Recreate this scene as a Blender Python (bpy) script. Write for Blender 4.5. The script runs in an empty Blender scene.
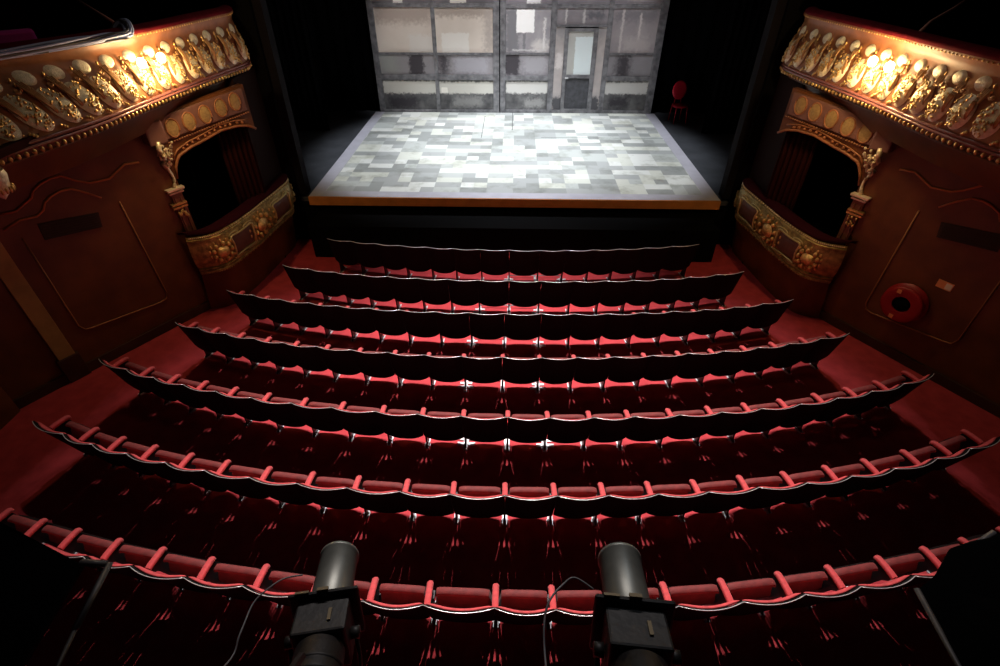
import bpy, math, random
from mathutils import Vector, Matrix
random.seed(7)
C = bpy.context.scene
col = C.collection
R = math.radians

# ------------------------------------------------------------------ materials
def newmat(name):
    m = bpy.data.materials.new(name); m.use_nodes = True
    nt = m.node_tree; b = nt.nodes['Principled BSDF']
    return m, nt, b

def mat(name, c, rough=.6, metal=0., noise=0., scale=8., bump=0., bscale=40., c2=None, sheen=0., spec=None, emit=None, es=0.):
    m, nt, b = newmat(name)
    b.inputs['Base Color'].default_value = (*c, 1)
    b.inputs['Roughness'].default_value = rough
    b.inputs['Metallic'].default_value = metal
    if spec is not None: b.inputs['Specular IOR Level'].default_value = spec
    if sheen: b.inputs['Sheen Weight'].default_value = sheen
    if emit:
        b.inputs['Emission Color'].default_value = (*emit, 1); b.inputs['Emission Strength'].default_value = es
    tc = nt.nodes.new('ShaderNodeTexCoord')
    if noise or c2:
        n = nt.nodes.new('ShaderNodeTexNoise'); n.inputs['Scale'].default_value = scale; n.inputs['Detail'].default_value = 6
        nt.links.new(tc.outputs['Object'], n.inputs['Vector'])
        r = nt.nodes.new('ShaderNodeValToRGB')
        a = c2 if c2 else tuple(v * (1 - noise) for v in c)
        r.color_ramp.elements[0].position = .35; r.color_ramp.elements[1].position = .65
        r.color_ramp.elements[0].color = (*a, 1); r.color_ramp.elements[1].color = (*c, 1)
        nt.links.new(n.outputs['Fac'], r.inputs['Fac']); nt.links.new(r.outputs['Color'], b.inputs['Base Color'])
    if bump:
        n = nt.nodes.new('ShaderNodeTexNoise'); n.inputs['Scale'].default_value = bscale; n.inputs['Detail'].default_value = 3
        nt.links.new(tc.outputs['Object'], n.inputs['Vector'])
        bp = nt.nodes.new('ShaderNodeBump'); bp.inputs['Strength'].default_value = bump; bp.inputs['Distance'].default_value = .02
        nt.links.new(n.outputs['Fac'], bp.inputs['Height']); nt.links.new(bp.outputs['Normal'], b.inputs['Normal'])
    return m

def patch_mat(name, base, base2, rects, scale=3., rough=.5, nmix=.5):
    """painted translucent panel: noise mottling plus soft-edged rectangles, some painting back-lit and reflected glow, (x0,z0,x1,z1,colour,softness) in object x/z"""
    m, nt, b = newmat(name); N = nt.nodes.new; L = nt.links.new
    b.inputs['Roughness'].default_value = rough
    tc = N('ShaderNodeTexCoord'); sp = N('ShaderNodeSeparateXYZ'); L(tc.outputs['Object'], sp.inputs[0])
    n = N('ShaderNodeTexNoise'); n.inputs['Scale'].default_value = scale; n.inputs['Detail'].default_value = 7
    L(tc.outputs['Object'], n.inputs['Vector'])
    r = N('ShaderNodeValToRGB'); r.color_ramp.elements[0].position = .5 - nmix / 2; r.color_ramp.elements[1].position = .5 + nmix / 2
    r.color_ramp.elements[0].color = (*base2, 1); r.color_ramp.elements[1].color = (*base, 1)
    L(n.outputs['Fac'], r.inputs['Fac']); cur = r.outputs['Color']
    jit = N('ShaderNodeMath'); jit.operation = 'MULTIPLY_ADD'; jit.inputs[1].default_value = .34; jit.inputs[2].default_value = -.17
    n2 = N('ShaderNodeTexNoise'); n2.inputs['Scale'].default_value = 14; n2.inputs['Detail'].default_value = 5; L(tc.outputs['Object'], n2.inputs['Vector'])
    L(n2.outputs['Fac'], jit.inputs[0])
    for (x0, z0, x1, z1, c, s) in rects:
        prod = None
        for (o, lo, hi) in ((sp.outputs['X'], x0, x1), (sp.outputs['Z'], z0, z1)):
            ad = N('ShaderNodeMath'); ad.operation = 'MULTIPLY_ADD'; ad.inputs[1].default_value = min(1, s * 6); L(jit.outputs[0], ad.inputs[0]); L(o, ad.inputs[2])
            for (a, bb) in ((lo - s / 2, lo + s / 2), (hi + s / 2, hi - s / 2)):
                mr = N('ShaderNodeMapRange'); mr.interpolation_type = 'SMOOTHSTEP'
                if a < bb:
                    mr.inputs['From Min'].default_value = a; mr.inputs['From Max'].default_value = bb
                else:
                    mr.inputs['From Min'].default_value = bb; mr.inputs['From Max'].default_value = a
                    mr.inputs['To Min'].default_value = 1; mr.inputs['To Max'].default_value = 0
                L(ad.outputs[0], mr.inputs['Value'])
                if prod is None: prod = mr.outputs['Result']
                else:
                    mu = N('ShaderNodeMath'); mu.operation = 'MULTIPLY'; L(prod, mu.inputs[0]); L(mr.outputs['Result'], mu.inputs[1]); prod = mu.outputs[0]
        mx = N('ShaderNodeMix'); mx.data_type = 'RGBA'; L(prod, mx.inputs['Factor']); L(cur, mx.inputs['A']); mx.inputs['B'].default_value = (*c, 1)
        cur = mx.outputs['Result']
    L(cur, b.inputs['Base Color'])
    return m

M = {}
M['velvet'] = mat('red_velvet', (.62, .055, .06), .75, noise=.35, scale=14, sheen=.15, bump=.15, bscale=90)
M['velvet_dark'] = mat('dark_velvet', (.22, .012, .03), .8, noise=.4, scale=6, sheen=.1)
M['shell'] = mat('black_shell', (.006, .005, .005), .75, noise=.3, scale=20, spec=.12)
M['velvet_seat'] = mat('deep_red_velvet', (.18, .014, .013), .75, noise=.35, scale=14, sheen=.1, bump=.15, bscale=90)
M['pan'] = mat('black_underside', (.006, .003, .003), .9, spec=.1)
M['rim'] = mat('bright_rim', (.8, .76, .76), .34, metal=.6)
M['iron'] = mat('black_iron', (.02, .018, .02), .5, metal=.3)
M['foot'] = mat('pale_metal_foot', (.72, .74, .78), .45, metal=.25, noise=.25, scale=30)
M['carpet'] = mat('red_carpet', (.54, .058, .070), .95, noise=.22, scale=5, bump=.25, bscale=150, spec=.1)
M['wall'] = mat('brown_red_paint', (.135, .044, .012), .45, noise=.4, scale=2.5, bump=.1, bscale=12)
M['walldark'] = mat('dark_plinth', (.06, .02, .01), .6, noise=.4, scale=3)
M['mould'] = mat('aged_gilt_line', (.30, .12, .05), .45, metal=.3)
M['gold'] = mat('gold_leaf', (.80, .52, .20), .32, metal=.75, noise=.45, scale=18, bump=.4, bscale=60)
M['goldpale'] = mat('pale_gilt', (.95, .88, .66), .38, metal=.15, noise=.25, scale=25, bump=.35, bscale=70)
M['goldolive'] = mat('olive_gilt', (.62, .47, .18), .35, metal=.6, noise=.6, scale=12, bump=.5, bscale=50)
M['mauve'] = mat('mauve_panel_paint', (.16, .075, .062), .5, noise=.2, scale=10)
M['browncove'] = mat('brown_cove_paint', (.34, .13, .05), .45, noise=.35, scale=6)
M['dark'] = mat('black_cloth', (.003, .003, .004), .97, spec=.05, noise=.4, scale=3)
M['black'] = mat('matt_black', (.003, .003, .0035), .95, spec=.05)
M['wing'] = mat('grey_black_wing_floor', (.065, .07, .085), .8, noise=.35, scale=2)
M['pier'] = mat('dark_brown_pier', (.012, .004, .003), .8, spec=.1)
M['lipm'] = mat('glossy_mauve', (.22, .08, .07), .22)
M['scroll'] = mat('bronze_scroll', (.55, .30, .13), .35, metal=.4, noise=.3, scale=20)
M['goldrose'] = mat('bright_rosette_gilt', (1., .66, .26), .28, metal=.55, noise=.35, scale=25, bump=.4, bscale=60)
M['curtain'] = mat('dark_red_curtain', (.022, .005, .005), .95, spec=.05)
M['orange'] = mat('orange_timber', (.62, .24, .06), .5, noise=.2, scale=4)
M['border'] = mat('pale_grey_border', (.58, .57, .66), .5, noise=.1, scale=5)
M['frame'] = mat('grey_steel_frame', (.20, .20, .215), .5, noise=.55, scale=7, c2=(.09, .09, .10))
M['bulb'] = mat('glowing_bulb', (1, .9, .7), .3, emit=(1, .72, .36), es=45)
M['lantern'] = mat('black_lantern_metal', (.012, .009, .009), .55, metal=.2, noise=.4, scale=15, bump=.1)
M['tube'] = mat('grey_lens_tube', (.20, .20, .18), .42, metal=.5, noise=.25, scale=10)
M['cable'] = mat('grey_blue_cable', (.36, .44, .74), .5)
M['cabledark'] = mat('dark_cable', (.05, .05, .06), .5)
M['wire'] = mat('thin_grey_wire', (.14, .13, .14), .5)
M['redplastic'] = mat('red_reel', (.30, .006, .008), .45)
M['chair'] = mat('crimson_chair', (.62, .01, .04), .4)
M['label'] = mat('orange_label', (.75, .28, .12), .5)
M['labelw'] = mat('white_label', (.8, .7, .6), .5)
M['tan'] = mat('tan_paint', (.42, .25, .10), .55, noise=.3, scale=4)
M['barmetal'] = mat('dull_bar', (.35, .35, .37), .45, metal=.6)

def tile_mat():
    m, nt, b = newmat('stage_tiles'); N = nt.nodes.new; L = nt.links.new
    tc = N('ShaderNodeTexCoord')
    mp = N('ShaderNodeVectorMath'); mp.operation = 'MULTIPLY'; mp.inputs[1].default_value = (1 / .29, 1 / .285, 0); L(tc.outputs['Object'], mp.inputs[0])
    fl = N('ShaderNodeVectorMath'); fl.operation = 'FLOOR'; L(mp.outputs[0], fl.inputs[0])
    wn = N('ShaderNodeTexWhiteNoise'); wn.noise_dimensions = '3D'; L(fl.outputs[0], wn.inputs['Vector'])
    # two-cell merge: where a coarse random value is high, use the noise of the pair
    mp2 = N('ShaderNodeVectorMath'); mp2.operation = 'MULTIPLY'; mp2.inputs[1].default_value = (.5, 1, 1); L(fl.outputs[0], mp2.inputs[0])
    fl2 = N('ShaderNodeVectorMath'); fl2.operation = 'FLOOR'; L(mp2.outputs[0], fl2.inputs[0])
    ad = N('ShaderNodeVectorMath'); ad.operation = 'ADD'; ad.inputs[1].default_value = (17, 31, 5); L(fl2.outputs[0], ad.inputs[0])
    w2 = N('ShaderNodeTexWhiteNoise'); w2.noise_dimensions = '3D'; L(ad.outputs[0], w2.inputs['Vector'])
    ad3 = N('ShaderNodeVectorMath'); ad3.operation = 'ADD'; ad3.inputs[1].default_value = (3, 77, 2); L(fl2.outputs[0], ad3.inputs[0])
    w3 = N('ShaderNodeTexWhiteNoise'); w3.noise_dimensions = '3D'; L(ad3.outputs[0], w3.inputs['Vector'])
    gt = N('ShaderNodeMath'); gt.operation = 'GREATER_THAN'; gt.inputs[1].default_value = .38; L(w3.outputs['Value'], gt.inputs[0])
    mx = N('ShaderNodeMix'); L(gt.outputs[0], mx.inputs['Factor']); L(wn.outputs['Value'], mx.inputs['A']); L(w2.outputs['Value'], mx.inputs['B'])
    rp = N('ShaderNodeValToRGB'); rp.color_ramp.interpolation = 'CONSTANT'
    cs = [(0, (.40, .42, .42)), (.2, (.50, .52, .525)), (.42, (.62, .65, .64)), (.62, (.78, .80, .74)), (.84, (.88, .90, .88))]
    e = rp.color_ramp.elements
    e[0].position = 0; e[0].color = (*cs[0][1], 1); e[1].position = cs[1][0]; e[1].color = (*cs[1][1], 1)
    for p, c in cs[2:]:
        q = e.new(p); q.color = (*c, 1)
    L(mx.outputs['Result'], rp.inputs['Fac'])
    n = N('ShaderNodeTexNoise'); n.inputs['Scale'].default_value = 2.2; n.inputs['Detail'].default_value = 8; n.inputs['Roughness'].default_value = .65; L(tc.outputs['Object'], n.inputs['Vector'])
    r2 = N('ShaderNodeValToRGB'); r2.color_ramp.elements[0].position = .33; r2.color_ramp.elements[0].color = (.62, .62, .58, 1); r2.color_ramp.elements[1].position = .5; r2.color_ramp.elements[1].color = (1, 1, 1, 1)
    L(n.outputs['Fac'], r2.inputs['Fac'])
    mm = N('ShaderNodeMix'); mm.data_type = 'RGBA'; mm.blend_type = 'MULTIPLY'; mm.inputs['Factor'].default_value = .8
    L(rp.outputs['Color'], mm.inputs['A']); L(r2.outputs['Color'], mm.inputs['B'])
    L(mm.outputs['Result'], b.inputs['Base Color']); b.inputs['Roughness'].default_value = .4
    return m
M['tiles'] = tile_mat()

# ------------------------------------------------------------------ mesh builder
class MB:
    def __init__(s): s.v = []; s.f = []; s.smooth = []
    def add(s, vs, fs, smooth=False):
        o = len(s.v); s.v += [tuple(v) for v in vs]
        for f in fs: s.f.append(tuple(i + o for i in f)); s.smooth.append(smooth)
        return s
    def hexa(s, p):                                  # 8 corners: bottom 4 ccw, top 4 ccw
        return s.add(p, [(3, 2, 1, 0), (4, 5, 6, 7), (0, 1, 5, 4), (1, 2, 6, 5), (2, 3, 7, 6), (3, 0, 4, 7)])
    def box(s, x0, y0, z0, x1, y1, z1, mt=None):
        p = [(x0, y0, z0), (x1, y0, z0), (x1, y1, z0), (x0, y1, z0), (x0, y0, z1), (x1, y0, z1), (x1, y1, z1), (x0, y1, z1)]
        if mt: p = [mt @ Vector(q) for q in p]
        return s.hexa(p)
    def tube(s, pts, r, n=8, closed=False, cap=True, flat=1.):
        pts = [Vector(p) for p in pts]; rings = []; m = len(pts)
        for i, p in enumerate(pts):
            a = pts[(i - 1) % m] if (closed or i > 0) else p
            b = pts[(i + 1) % m] if (closed or i < m - 1) else p
            t = (b - a).normalized()
            up = Vector((0, 0, 1)) if abs(t.z) < .95 else Vector((1, 0, 0))
            u = t.cross(up).normalized(); w = u.cross(t).normalized()
            rr = r[i] if isinstance(r, (list, tuple)) else r
            rings.append([p + u * math.cos(2 * math.pi * k / n) * rr + w * math.sin(2 * math.pi * k / n) * rr * flat for k in range(n)])
        vs = [v for g in rings for v in g]; fs = []
        for i in range(m if closed else m - 1):
            for k in range(n):
                a = i * n + k; b_ = i * n + (k + 1) % n; c = ((i + 1) % m) * n + (k + 1) % n; d = ((i + 1) % m) * n + k
                fs.append((a, b_, c, d))
        if cap and not closed: fs += [tuple(range(n))[::-1], tuple((m - 1) * n + k for k in range(n))]
        return s.add(vs, fs, True)
    def ball(s, c, r, nu=8, nv=6, mt=None):
        rx, ry, rz = r if isinstance(r, tuple) else (r, r, r); vs = [(0, 0, -1)]; fs = []
        for j in range(1, nv):
            t = -math.pi / 2 + math.pi * j / nv
            for i in range(nu): vs.append((math.cos(t) * math.cos(2 * math.pi * i / nu), math.cos(t) * math.sin(2 * math.pi * i / nu), math.sin(t)))
        vs.append((0, 0, 1)); L = len(vs) - 1
        for i in range(nu):
            fs.append((0, 1 + (i + 1) % nu, 1 + i)); fs.append((L, L - nu + i, L - nu + (i + 1) % nu))
            for j in range(nv - 2):
                a = 1 + j * nu + i; b = 1 + j * nu + (i + 1) % nu; fs.append((a, b, b + nu, a + nu))
        P = [Vector((x * rx, y * ry, z * rz)) for x, y, z in vs]
        if mt: P = [mt @ p for p in P]
        return s.add([p + Vector(c) for p in P], fs, True)
    def grid(s, fn, nu, nv, smooth=True, closeu=False):
        vs = [fn(i / nu, j / nv) for i in range(nu + (0 if closeu else 1)) for j in range(nv + 1)]; fs = []
        cnt = nu if closeu else nu + 1
        for i in range(nu):
            for j in range(nv):
                a = i * (nv + 1) + j; b = ((i + 1) % cnt) * (nv + 1) + j; fs.append((a, b, b + 1, a + 1))
        return s.add(vs, fs, smooth)
    def prism(s, poly, fn, d0, d1, smooth=False):
        """poly of (a,b); fn(a,b,d) -> point; extruded from d0 to d1"""
        n = len(poly); vs = [fn(a, b, d0) for a, b in poly] + [fn(a, b, d1) for a, b in poly]
        return s.add(vs, [tuple(range(n))[::-1], tuple(range(n, 2 * n))] + [(i, (i + 1) % n, n + (i + 1) % n, n + i) for i in range(n)], smooth)
    def lathe(s, prof, mt, n=24):
        """prof of (axial, radius) revolved about local z of matrix mt"""
        m = len(prof); vs = []; fs = []
        for (z, r) in prof:
            for k in range(n): vs.append(mt @ Vector((r * math.cos(2 * math.pi * k / n), r * math.sin(2 * math.pi * k / n), z)))
        for i in range(m - 1):
            for k in range(n):
                fs.append((i * n + k, i * n + (k + 1) % n, (i + 1) * n + (k + 1) % n, (i + 1) * n + k))
        return s.add(vs, fs, True)
    def mesh(s, name, material):
        me = bpy.data.meshes.new(name); me.from_pydata(s.v, [], s.f); me.materials.append(material)
        me.polygons.foreach_set('use_smooth', s.smooth)
        import bmesh
        bm = bmesh.new(); bm.from_mesh(me); bmesh.ops.recalc_face_normals(bm, faces=bm.faces); bm.to_mesh(me); bm.free()
        me.update(); return me
    def build(s, name, material, parent=None, bevel=0, smoothangle=None):
        o = bpy.data.objects.new(name, s.mesh(name, material)); col.objects.link(o)
        if parent is not None: attach(o, parent)
        if bevel:
            b = o.modifiers.new('bevel', 'BEVEL'); b.width = bevel; b.segments = 2; b.limit_method = 'ANGLE'
        return o

def attach(o, parent):
    o.parent = parent
    o.matrix_parent_inverse = Matrix.Identity(4)

def tag(o, label=None, cat=None, group=None, kind=None):
    if label: o['label'] = label
    if cat: o['category'] = cat
    if group: o['group'] = group
    if kind: o['kind'] = kind
    return o

def empty(name, loc=(0, 0, 0), rz=0, label=None, cat=None, group=None):
    o = bpy.data.objects.new(name, None); col.objects.link(o); o.location = loc; o.rotation_euler = (0, 0, rz)
    o.empty_display_size = .1
    return tag(o, label, cat, group)

def local(root, pt):                                  # world point -> coordinates of a thing that only has a location
    return Vector(pt) - root.location

class LMB(MB):                                        # builder in world coordinates, stored relative to its thing
    def build(s, name, material, parent=None, bevel=0):
        if parent is not None:
            L = parent.location if parent.parent is None else Vector((0, 0, 0))
            base = parent
            off = Vector((0, 0, 0))
            while base is not None: off += base.location; base = base.parent
            s.v = [tuple(Vector(v) - off) for v in s.v]
        return MB.build(s, name, material, parent, bevel)

def struct(name, mb, m, bevel=0):
    return tag(mb.build(name, m, None, bevel), kind='structure')

# ------------------------------------------------------------------ room shell
AX0, AY0, SX, SY = 7.15, 5.0, 2.55 / 4.8707, 4.15 / 4.8707
def W(side, s, z, off=0.):                            # point on the slanted side wall: s metres along it, off towards the room
    return Vector((side * (AX0 - SX * s) - side * SY * off, AY0 + SY * s - SX * off, z))

struct('floor', MB().box(-9, -2, -.1, 9, 10.35, 0), M['carpet'])

def arch_z(s):
    P = [(3.33, 2.35), (3.37, 2.5), (3.47, 2.66), (3.7, 2.74), (3.93, 2.78), (4.29, 2.86), (4.6, 2.86), (4.8, 2.82), (4.93, 2.74)]
    for (a, za), (b, zb) in zip(P, P[1:]):
        if a <= s <= b: return za + (zb - za) * (s - a) / (b - a)
    return P[-1][1]

for side, nm in ((-1, 'left'), (1, 'right')):
    w = MB(); T = .12
    fn = lambda a, b, d: W(side, a, b, d)
    w.prism([(-.2, 0), (3.33, 0), (3.33, 3.3), (-.2, 3.2)], fn, -T, 0)
    w.prism([(3.33, 0), (4.0, 0), (4.0, .8), (3.33, .8)], fn, -T, 0)
    ss = [3.33 + i * (4.93 - 3.33) / 28 for i in range(29)]
    w.prism([(q, arch_z(q)) for q in ss] + [(4.93, 3.46), (3.33, 3.3)], fn, -T, 0)
    w.box(side * 7.15 - .06, -2, 0, side * 7.15 + .06, 4.95, 3.2)
    struct('wall_' + nm, w, M['wall'])
    # baseboard along the slanted wall
    b = MB(); b.prism([(-.2, 0), (3.4, 0), (3.4, .16), (-.2, .16)], fn, .0, .035)
    struct('baseboard_' + nm, b, M['walldark'])
    # proscenium side wall (black) with an edge return, and the stage box interior
    p = MB(); a, c = sorted((side * 4.62, side * 9))
    p.box(a, 10.36, 0, c, 10.7, 7.5)
    struct('wall_proscenium_' + nm, p, M['black'])
    pr = MB(); a, c = sorted((side * 4.84, side * 4.96)); pr.box(a, 9.45, 0, c, 10.36, 3.5); struct('trim_%d' % (5 if side < 0 else 6), pr, M['pier'])
    e = MB(); a, c = sorted((side * 4.46, side * 4.62)); e.box(a, 10.45, 1.0, c, 10.7, 7.5)
    struct('trim_%d' % (1 if side < 0 else 2), e, mat('dark_grey_edge_' + nm, (.008, .0075, .010), .9, spec=.1, noise=.3, scale=3))
    # box interior
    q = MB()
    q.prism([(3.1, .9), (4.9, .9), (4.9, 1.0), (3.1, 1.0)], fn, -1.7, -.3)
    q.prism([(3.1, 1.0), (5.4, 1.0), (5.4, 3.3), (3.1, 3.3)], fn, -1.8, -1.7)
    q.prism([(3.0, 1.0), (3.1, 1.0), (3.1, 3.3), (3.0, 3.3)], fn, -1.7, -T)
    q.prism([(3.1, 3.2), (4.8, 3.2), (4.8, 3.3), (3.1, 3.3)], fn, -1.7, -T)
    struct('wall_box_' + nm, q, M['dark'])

# stage house
struct('wall_far', MB().box(-9, 18.6, 0, 9, 18.8, 7.5), M['black'])
struct('wall_stage_left', MB().box(-9.1, 10.7, 0, -9, 18.6, 7.5), M['black'])
struct('wall_stage_right', MB().box(9, 10.7, 0, 9.1, 18.6, 7.5), M['black'])
struct('floor_stage_wings', MB().box(-9, 10.45, .6, 9, 18.6, .93), M['wing'])
struct('wall_stage_front', MB().box(-7, 10.3, 0, 7, 10.44, .85), M['black'])
struct('trim_7', MB().box(-4.2, 9.5, 0, 4.2, 10.29, .72), M['black'])  # black box added to cover floor that would otherwise look lit

# ------------------------------------------------------------------ stage deck
st = empty('stage_deck', (0, 10.24, 0), label='raised rectangular stage platform with pale chequered tile floor and orange timber front edge', cat='stage')
d = LMB()
d.box(-4.35, 10.24, .932, 4.35, 16.95, 1.04)
d.build('deck_platform', M['wing'], st)
b = LMB()
b.box(-4.35, 10.24, 1.04, 4.35, 10.53, 1.052); b.box(-4.35, 10.53, 1.04, -4.07, 16.8, 1.052); b.box(4.07, 10.53, 1.04, 4.35, 16.8, 1.052)
b.build('border', M['border'], st)
t = LMB(); t.box(-4.07, 10.53, 1.04, 4.07, 16.8, 1.05); t.build('tile_floor', M['tiles'], st)
f_ = LMB(); f_.box(-4.35, 10.2, .87, 4.35, 10.24, 1.052); f_.build('front_edge', M['orange'], st)
sd = LMB(); sd.box(-4.36, 10.24, .935, -4.35, 16.8, 1.04); sd.box(4.35, 10.24, .935, 4.36, 16.8, 1.04); sd.build('side_edge', M['orange'], st)
ln = LMB()
ln.box(-.06, 15.0, 1.05, -.04, 16.8, 1.0515); ln.box(.75, 14.35, 1.05, 4.07, 14.37, 1.0515); ln.box(-.9, 14.3, 1.05, -.885, 16.4, 1.0515)
ln.build('floor_joint', mat('joint_line', (.12, .13, .13), .8), st)

# ------------------------------------------------------------------ set wall flats
YW = 16.84
g1, g2 = (.30, .30, .31), (.22, .22, .235)
def panel(root, name, x0, z0, x1, z1, m, y=YW + .03):
    b = LMB(); b.box(x0, y, z0, x1, y + .02, z1); return b.build(name, m, root)
def bars(root, name, rects, dy=.05, m=None):
    b = LMB()
    for (x0, z0, x1, z1) in rects: b.box(x0, YW - dy + .02, z0, x1, YW + .045, z1)
    return b.build(name, m or M['frame'], root, bevel=.006)
def pm(nm, ox, oz, base, base2, rects, **k):          # rects given in world x/z
    return patch_mat(nm, base, base2, [(a - ox, b_ - oz, c - ox, d_ - oz, cc, s) for a, b_, c, d_, cc, s in rects], **k)
OZ = 1.052
# left flat
lf = empty('scenery_flat', (-2.34, YW, OZ), label='left grey framed scenery wall with two wide beige window panels above the stage', cat='scenery')
ox = -2.34
bars(lf, 'stile', [(-4.2, OZ, -4.03, 4.9)]); bars(lf, 'stile', [(-2.41, OZ, -2.3, 4.9)]); bars(lf, 'stile', [(-.65, OZ, -.47, 4.9)])
for (a, b_) in ((-4.03, -2.41), (-2.3, -.65)):
    bars(lf, 'rail', [(a, 3.83, b_, 3.93)]); bars(lf, 'rail', [(a, 2.64, b_, 2.7)], .04); bars(lf, 'rail', [(a, 1.97, b_, 2.12)]); bars(lf, 'rail', [(a, OZ, b_, 1.12)])
W8 = (.78, .78, .76); DK = (.05, .045, .055)
mA = pm('beige_panel', ox, OZ, (.70, .63, .57), (.63, .56, .50), [(-4.03, 3.45, -2.41, 3.9, (.42, .35, .31), .3), (-3.1, 2.7, -2.41, 3.15, (.70, .66, .62), .1), (-2.15, 2.7, -1.35, 3.2, (.76, .73, .69), .05), (-2.3, 3.6, -.65, 3.9, (.40, .34, .30), .2), (-.9, 2.7, -.65, 3.8, (.42, .37, .34), .3)], scale=2)
mB = pm('grey_panel', ox, OZ, (.30, .285, .30), (.24, .23, .25), [(-3.15, 2.1, -2.72, 2.7, DK, .12), (-2.3, 2.1, -2.0, 2.7, DK, .3), (-4.1, 2.1, -3.5, 2.7, (.30, .31, .30), .4), (-1.8, 2.15, -.8, 2.6, (.36, .35, .39), .2)], scale=3)
mC = pm('stained_panel', ox, OZ, (.13, .13, .135), (.035, .035, .04), [(-4.03, 1.58, -.6, 1.93, (.56, .55, .51), .06), (-2.25, 1.6, -2.05, 1.75, (.8, .78, .72), .02), (-2.3, 1.93, -.6, 2.0, (.10, .10, .1), .12), (-3.9, 1.15, -3.0, 1.5, (.025, .022, .03), .25), (-1.9, 1.2, -1.0, 1.5, (.22, .22, .22), .25)], scale=5)
mD = pm('upper_panel', ox, OZ, (.20, .19, .21), (.13, .125, .14), [(-3.45, 3.93, -3.18, 4.9, (.8, .78, .74), .03), (-1.85, 3.93, -1.4, 4.9, (.8, .78, .72), .03)], scale=3)  # white rectangles are window-like glow painted into the colour
for (a, b_) in ((-4.03, -2.41), (-2.3, -.65)):
    panel(lf, 'panel', a, 3.93, b_, 4.9, mD); panel(lf, 'panel', a, 2.7, b_, 3.83, mA); panel(lf, 'panel', a, 2.12, b_, 2.64, mB); panel(lf, 'panel', a, 1.12, b_, 1.97, mC)
# right flat
rf = empty('scenery_flat', (1.9, YW, OZ), label='right grey framed scenery wall with a glazed door and narrow side lights', cat='scenery')
ox = 1.9
bars(rf, 'stile', [(-.44, OZ, -.28, 4.9)]); bars(rf, 'stile', [(1.0, OZ, 1.16, 4.9)]); bars(rf, 'stile', [(2.6, OZ, 2.74, 4.9)]); bars(rf, 'stile', [(4.03, OZ, 4.24, 4.9)])
for (a, b_) in ((-.28, 1.0), (2.74, 4.03)):
    bars(rf, 'rail', [(a, 2.66, b_, 2.71)], .04); bars(rf, 'rail', [(a, 1.97, b_, 2.1)])
for (a, b_) in ((-.28, 1.0), (1.16, 2.6), (2.74, 4.03)):
    bars(rf, 'rail', [(a, 3.82, b_, 3.92)]); bars(rf, 'rail', [(a, OZ, b_, 1.13)])
m1 = pm('glow_painted_pane', ox, OZ, (.42, .40, .42), (.26, .25, .28), [(-.28, 2.7, .1, 3.8, (.20, .20, .22), .15), (0.02, 3.22, .53, 3.79, (1, 1, 1), .03), (.22, 2.72, .29, 3.2, (.2, .2, .22), .05), (.5, 2.72, .95, 3.0, (.60, .57, .56), .2), (.8, 2.8, .86, 3.6, (.7, .68, .68), .06), (-.1, 2.75, .9, 2.78, (.65, .64, .65), .05)], scale=3)  # white rectangle paints reflected, back-lit glow into the pane colour
m2 = pm('pinkish_pane', ox, OZ, (.36, .33, .34), (.26, .24, .26), [(2.78, 3.5, 4.0, 3.8, (.2, .19, .21), .3), (3.0, 2.7, 3.06, 3.8, (.52, .48, .48), .05), (3.5, 2.7, 3.56, 3.7, (.55, .5, .5), .05), (3.1, 2.72, 3.9, 3.1, (.42, .38, .385), .3)], scale=2.5)
m3 = pm('lower_grey_pane', ox, OZ, (.27, .26, .28), (.22, .21, .23), [(-.3, 2.1, .12, 2.7, DK, .12), (3.0, 2.05, 3.4, 2.7, DK, .3), (.25, 2.15, .9, 2.6, (.34, .33, .36), .2)], scale=3)
m4 = pm('stained_dado', ox, OZ, (.15, .15, .155), (.04, .04, .045), [(-.28, 1.6, 4.03, 1.93, (.55, .545, .53), .07), (.3, 1.2, .9, 1.45, (.26, .26, .26), .2), (2.9, 1.2, 3.5, 1.5, (.025, .022, .03), .25)], scale=5)
m5 = pm('transom_pane', ox, OZ, (.30, .28, .30), (.20, .19, .21), [(1.4, 3.45, 1.45, 3.82, (.6, .58, .58), .05), (1.9, 3.45, 1.96, 3.82, (.55, .53, .53), .05), (2.0, 3.55, 2.5, 3.75, (.12, .12, .14), .2)], scale=4)
m6 = pm('side_light', ox, OZ, (.50, .45, .44), (.36, .33, .33), [(1.16, 1.1, 2.6, 1.5, (.07, .07, .08), .12), (1.2, 2.3, 1.4, 2.7, (.62, .58, .57), .1), (1.16, 3.1, 2.6, 3.4, (.3, .29, .3), .3)], scale=4)
m7 = pm('upper_pane', ox, OZ, (.30, .28, .31), (.18, .17, .19), [(.3, 3.93, .7, 4.9, (.8, .8, .8), .05), (3.1, 4.0, 3.6, 4.9, (.45, .42, .43), .3)], scale=3)
for (a, b_) in ((-.28, 1.0), (1.16, 2.6), (2.74, 4.03)): panel(rf, 'panel', a, 3.92, b_, 4.9, m7)
panel(rf, 'window_pane', -.28, 2.71, 1.0, 3.82, m1); panel(rf, 'window_pane', 2.74, 2.71, 4.03, 3.82, m2)
for (a, b_) in ((-.28, 1.0), (2.74, 4.03)):
    panel(rf, 'panel', a, 2.1, b_, 2.66, m3); panel(rf, 'panel', a, 1.13, b_, 1.97, m4)
panel(rf, 'transom', 1.16, 3.42, 2.6, 3.82, m5)
bars(rf, 'rail', [(1.16, 3.37, 2.6, 3.42)])
panel(rf, 'side_light', 1.16, 1.13, 1.42, 3.37, m6); panel(rf, 'side_light', 2.37, 1.13, 2.6, 3.37, m6)
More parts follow.
